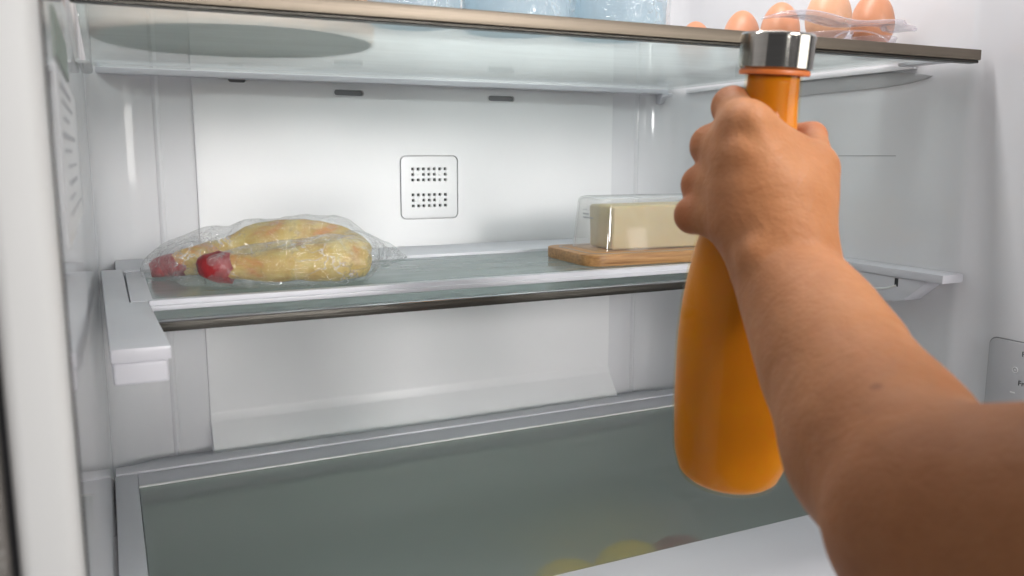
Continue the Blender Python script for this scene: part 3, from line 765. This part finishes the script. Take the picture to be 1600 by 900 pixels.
# ================================================================== things on the top shelf
ZTT = ZT + .0004
dish = thing('round_dish', 'round tan dish on the top shelf, seen from below through glass', 'dish', (.120, .846, ZTT))
bm_obj('dish_body', lathe([(.1222, .0003), (.1255, .003), (.127, .03), (.128, .08), (.124, .08), (.122, .03), (.10, .008), (0, .006)], (.120, .846, ZTT), (0, 0, 1), 64), M['terracotta'], dish, 30)
bm_obj('dish_foot', lathe([(0, .0001), (.122, .0001), (.122, .0022), (0, .0022)], (.120, .846, ZTT), (0, 0, 1), 64), M['dishbase'], dish, 30)
for (X, Y, r, lab) in ((.417, .660, .046, 'pale blue tub in clear film, closest to the eggs'), (.322, .668, .048, 'pale blue tub in clear film, in the middle between two others'),
                       (.232, .668, .0395, 'pale blue tub in clear film, beside the round tan dish')):
    t = thing('blue_tub', lab, 'tub', (X, Y, ZTT), 'pale blue tubs on the top shelf')
    bm_obj('tub_body', lathe([(0, 0), (r * .88, 0), (r * .93, .004), (r, .12), (r * .9, .128), (0, .128)], (X, Y, ZTT), (0, 0, 1), 40), M['bluetub'], t, 40)
    b = lathe([(r * 1.0, .0006), (r * 1.03, .01), (r * 1.04, .03), (r * 1.05, .06), (r * 1.05, .09), (r * 1.03, .12), (r * .8, .133), (0, .134)], (X, Y, ZTT), (0, 0, 1), 56)
    bmesh.ops.subdivide_edges(b, edges=b.edges[:], cuts=1, use_grid_fill=True)
    for v in b.verts:
        d = Vector((v.co.x - X, v.co.y - Y, 0))
        if d.length > r * .9: v.co += d.normalized() * (abs(mn.noise(v.co * 38)) * .006 - .0012)
    bm_obj('film_wrap', b, M['wrap'], t, 180)
# eggs
eggs = ((1087, 33, .0215, 'egg', 'brown egg at the back, smallest in view beside the blue tub'), (1160, 16, .0215, 'egg', 'brown egg second from the blue tub, rounded top'),
        (1221, 3, .0215, 'egg', 'brown egg directly above the steel bottle cap'), (1297, -22, .0225, 'eggpale', 'pale brown egg in front, right of the bottle cap'),
        (1366, -12, .0220, 'egg', 'brown egg nearest the fridge side wall in the tray'))
EG = []
for px, py, r, m, lab in eggs:
    top = onZ(px, py, ZTT + .0655)
    zb = ZTT + .0062
    prof_ = []
    for k in range(25):
        a = math.pi * k / 24; t = -math.cos(a) * .0295; rr_ = math.sin(a) * r * (1 - .14 * math.cos(a) * -1 * -1) if False else math.sin(a) * r * (1 + .10 * -(-math.cos(a)) * 1)
        prof_.append((rr_ if 0 < k < 24 else 0, t + .0295))
    EG.append((top.x, top.y))
    o = bm_obj('egg', lathe(prof_, (top.x, top.y, zb), (0, 0, 1), 32), M[m], None, 180)
    tag(recenter(o), lab, 'egg', 'eggs in the clear tray')
tr = thing('egg_tray', 'clear plastic egg tray under the brown eggs at the shelf front', 'egg tray', (.6, .68, ZTT))
fr0 = onY(1432, 46, .598); fl0 = onY(1225, 44, .60)
pts = []
for k in range(41):
    t = k / 40; p = fl0.lerp(fr0, t)
    z = .1235 - .004 * abs(t - .35) + .0026 * math.sin(t * 9) - (.003 if t > .9 else 0)
    pts.append((p.x, p.y, z))
b = bmesh.new()
for i, (x, y, z) in enumerate(pts): pass
rowa = [[b.verts.new((x, y + dy, z + dz)) for x, y, z in pts] for dy, dz in ((0, 0), (-.0012, .0022), (0, .0044), (.006, .0050), (.02, .0036), (.03, .0030), (.03, .0015), (.02, .0012), (.006, .0006))]
for A, B in zip(rowa, rowa[1:] + rowa[:1]):
    for k in range(len(A) - 1): b.faces.new((A[k], A[k + 1], B[k + 1], B[k]))
b.faces.new([r[0] for r in rowa]); b.faces.new([r[-1] for r in rowa][::-1])
bm_obj('front_rim', b, M['tray'], tr, 180)
for (ex, ey) in EG:
    bm_obj('cup', lathe([(.010, .0005), (.017, .0008), (.021, .006), (.0245, .016), (.0255, .018), (.0250, .0188), (.0238, .017), (.020, .0066), (.016, .0018), (.010, .0014)], (ex, ey, ZTT), (0, 0, 1), 28), M['tray'], tr, 60)
a0 = onY(1308, 57, .60); a1 = onY(1392, 60, .60)
arcp = []
for k in range(15):
    a = math.pi * k / 14; c = (a0 + a1) / 2; arcp.append((c.x - math.cos(a) * (a1.x - a0.x) / 2 * 1.05, .603, ZTT + .001 + math.sin(a) * .0115))
bm_obj('front_arch', tube(arcp, .0008, 6), M['tray'], tr, 180)
er = [Vector((EG[1][0] + .02, .86, .1235)), Vector((.79, .80, .1415))]
b = box(min(e[0] for e in EG) - .03, .765, .87, .885, .118, .121, .001)
bm_obj('rear_rim', b, M['tray'], tr)

# ================================================================== bottle
TOP = at(1217, 52, .523); BOT = at(1136, 749, .592)
ax = (TOP - BOT); LB = ax.length; ax.normalize()
bo = thing('juice_bottle', 'glass bottle of orange juice with a steel screw cap, held in the hand', 'bottle', BOT)
def R(px, dep): return px / FPX * dep
ctrl = [(0.000, .0325), (.012, .0390), (.05, .0428), (.100, .0448), (.130, .0434), (.165, .0380), (.195, .0290), (.22, .0225), (.242, .0183), (.265, .0172), (LB - .022, .0172), (LB - .019, .0176)]
tt = np.linspace(0.0, LB - .019, 70)
def prof_at(ts, d=0):
    cx = [c[0] for c in ctrl]; cy = [c[1] for c in ctrl]
    # smoothed interpolation
    fine = np.linspace(0, cx[-1], 400); y = np.interp(fine, cx, cy)
    k = np.ones(31) / 31; yp = np.pad(y, 15, mode='edge'); y2 = np.convolve(yp, k, 'valid')
    y2[:12] = y[:12] * (1 - np.linspace(0, 1, 12)) + y2[:12] * np.linspace(0, 1, 12)
    return np.interp(ts, fine, y2) - d
gp = [(0, .001)] + [(float(prof_at(0)) * s, tz) for s, tz in ((.7, .0005), (.93, .0012))] + [(float(prof_at(t)), float(t) + .003) for t in tt]
bm_obj('glass', lathe(gp, BOT, ax, 64), M['bottleglass'], bo, 180)
jt = np.linspace(.004, LB - .0287, 60)
jp = [(0, .0022)] + [(float(prof_at(0, .0014)) * .93, .0030)] + [(float(prof_at(t, .0014)), float(t) + .003) for t in jt] + [(0, LB - .0256)]
bm_obj('juice', lathe(jp, BOT, ax, 64), M['juice'], bo, 180)
rc = .0226
cap = lathe([(0, LB - .0220), (rc - .0015, LB - .0220), (rc, LB - .0208), (rc, LB - .0016), (rc - .0010, LB - .0004), (rc - .0018, LB), (0, LB + .0004)], BOT, ax, 72)
bm_obj('cap', cap, M['steel'], bo, 35)
bm_obj('seal', lathe([(.0174, LB - .0252), (.0212, LB - .0252), (.0217, LB - .0238), (.0212, LB - .0222), (.0174, LB - .0222)], BOT, ax, 48), M['seal'], bo, 60)

# ================================================================== person: left hand and arm
def axis_pt(py):                                   # point on the bottle axis seen at that height
    t = (757 - py) / (757 - 52); return BOT.lerp(TOP, t)
def rad_at(p): return float(prof_at((p - BOT).dot(ax)))
side = ax.cross(FW).normalized(); side = -side if side.dot(RT) < 0 else side
away = side.cross(ax).normalized(); away = -away if away.dot(FW) < 0 else away
def wrap(py, ang_, rf):                            # finger centre at an angle round the bottle
    c = axis_pt(py); r = rad_at(c) + rf; a = math.radians(ang_)
    return c + (side * math.cos(a) + away * math.sin(a)) * r
H = Blend((.02, .10, -.30), (.52, .56, .10), .0019)
J = at
W = J(1222, 402, .474)
# forearm and upper arm
E1 = J(1272, 507, .440); E2 = J(1314, 588, .404); E3 = J(1376, 696, .360); EL = J(1462, 812, .305)
H.cone(J(1207, 426, .480), E1, .0125, .0200, .036); H.cone(J(1242, 414, .480), E1, .0125, .0200, .036)
H.cone(E1, E2, .0240, .0286, .03); H.cone(E2, E3, .0286, .0338, .03); H.cone(E3, EL, .0338, .0372, .03)
H.cone(J(1530, 846, .292), J(1720, 858, .262), .0365, .0385, .030)
H.cone(J(1720, 858, .262), J(2300, 890, .225), .0385, .0430, .03)
# back of the hand
mI, mM, mR, mP = J(1166, 203, .500), J(1162, 255, .495), J(1160, 306, .492), J(1162, 350, .488)
for m_, r0, r1_, wx in ((mI, .0135, .0125, 1238), (mM, .0135, .0125, 1224), (mR, .0135, .0120, 1210), (mP, .0125, .0115, 1198)):
    H.cone(J(wx, 388, .478), m_, r0, r1_, .018)
H.cone(J(1210, 330, .496), J(1185, 265, .503), .020, .018, .02)
for m_ in (mI, mM, mR, mP): H.cone(m_ - FW * .0055, m_ - FW * .0055, .0098, .0098, .007)
# thumb side: ball of the thumb, web
tM, tI = J(1276, 262, .508), J(1268, 214, .545)
H.cone(J(1244, 380, .480), tM, .0125, .0118, .018)
H.cone(J(1236, 325, .498), J(1225, 262, .510), .0150, .0110, .02)
H.cone(J(1168, 204, .510), J(1250, 248, .517), .0105, .0092, .016)
H.cone(J(1205, 245, .506), J(1260, 290, .505), .0120, .0120, .018)
tT = wrap(200, 62, .0085)
H.cone(tM, tI, .0112, .0094, .006); H.cone(tI, tT, .0092, .0078, .004)
# fingers: first joint out to the left, then round behind the bottle
F = ((mI, J(1144, 167, .538), 168, 118, 82, .0116), (mM, J(1112, 228, .534), 232, 128, 92, .0121), (mR, J(1096, 289, .531), 286, 130, 92, .0112), (mP, J(1083, 336, .524), 332, 135, 100, .0102))
FG = Blend((.02, .10, -.30), (.52, .56, .10), .0019)
for n_, (m_, pip, py, a1_, a2_, r) in enumerate(F):
    d = wrap(py, a1_, r * .9); e = wrap(py + 4, a2_, r * .85)
    G = Blend((.02, .10, -.30), (.52, .56, .10), .0019)
    G.cone(m_, pip, r * 1.10, r * .96, .006); G.cone(pip, pip, r * 1.06, r * 1.06, .006)
    G.cone(pip, d, r * .98, r * .9, .004); G.cone(d, e, r * .9, r * .78, .003)
    FG.merge(G, .0045)
for a_, b_ in zip(F, F[1:]):                        # flesh between neighbouring knuckles
    FG.cone(a_[1].lerp(a_[0], .35), b_[1].lerp(b_[0], .35), .0088, .0088, .008)
H.merge(FG, .015)
H.cone(J(1210, 335, .490), J(1230, 446, .472), .0150, .0150, .035)
# tendons over the back of the hand, bone at the wrist
for m_, wx, d_ in ((mI, 1236, .0135), (mM, 1222, .0140), (mR, 1208, .0135), (mP, 1196, .0125)):
    a_ = m_ - FW * (d_ - .001); b_ = J(wx, 372, .478) - FW * .0125
    H.cone(a_ - FW * .001, a_.lerp(b_, .8), .0050, .0030, .006)
H.cone(J(1176, 402, .462), J(1178, 406, .462), .0060, .0060, .012)
# hollow between the tendons and the first web
V, Fq = H.skin(3)
spot = J(1367, 592, .372)
# drop the mole onto the surface: nearest vertex to the line of sight
dd = np.array(ray(1367, 592)); dd /= np.linalg.norm(dd)
tpar = V @ dd; perp = np.linalg.norm(V - tpar[:, None] * dd, axis=1); cand = np.where(perp < .003)[0]
sp = V[cand[np.argmin(tpar[cand])]] if len(cand) else np.array(spot)
M['skin'] = skin(tuple(float(x) for x in sp), [tuple(f_[1]) for f_ in F] + [tuple(tI)])
pr = np_obj('person', V, Fq, M['skin'], None)
tag(pr, 'bare arm reaching in from the right, hand gripping the orange juice bottle', 'person')

# ------------------------------------------------------------------ lift the whole place to the camera's height
for o in list(COL.objects):
    if o.parent is None: o.location.z += ZC
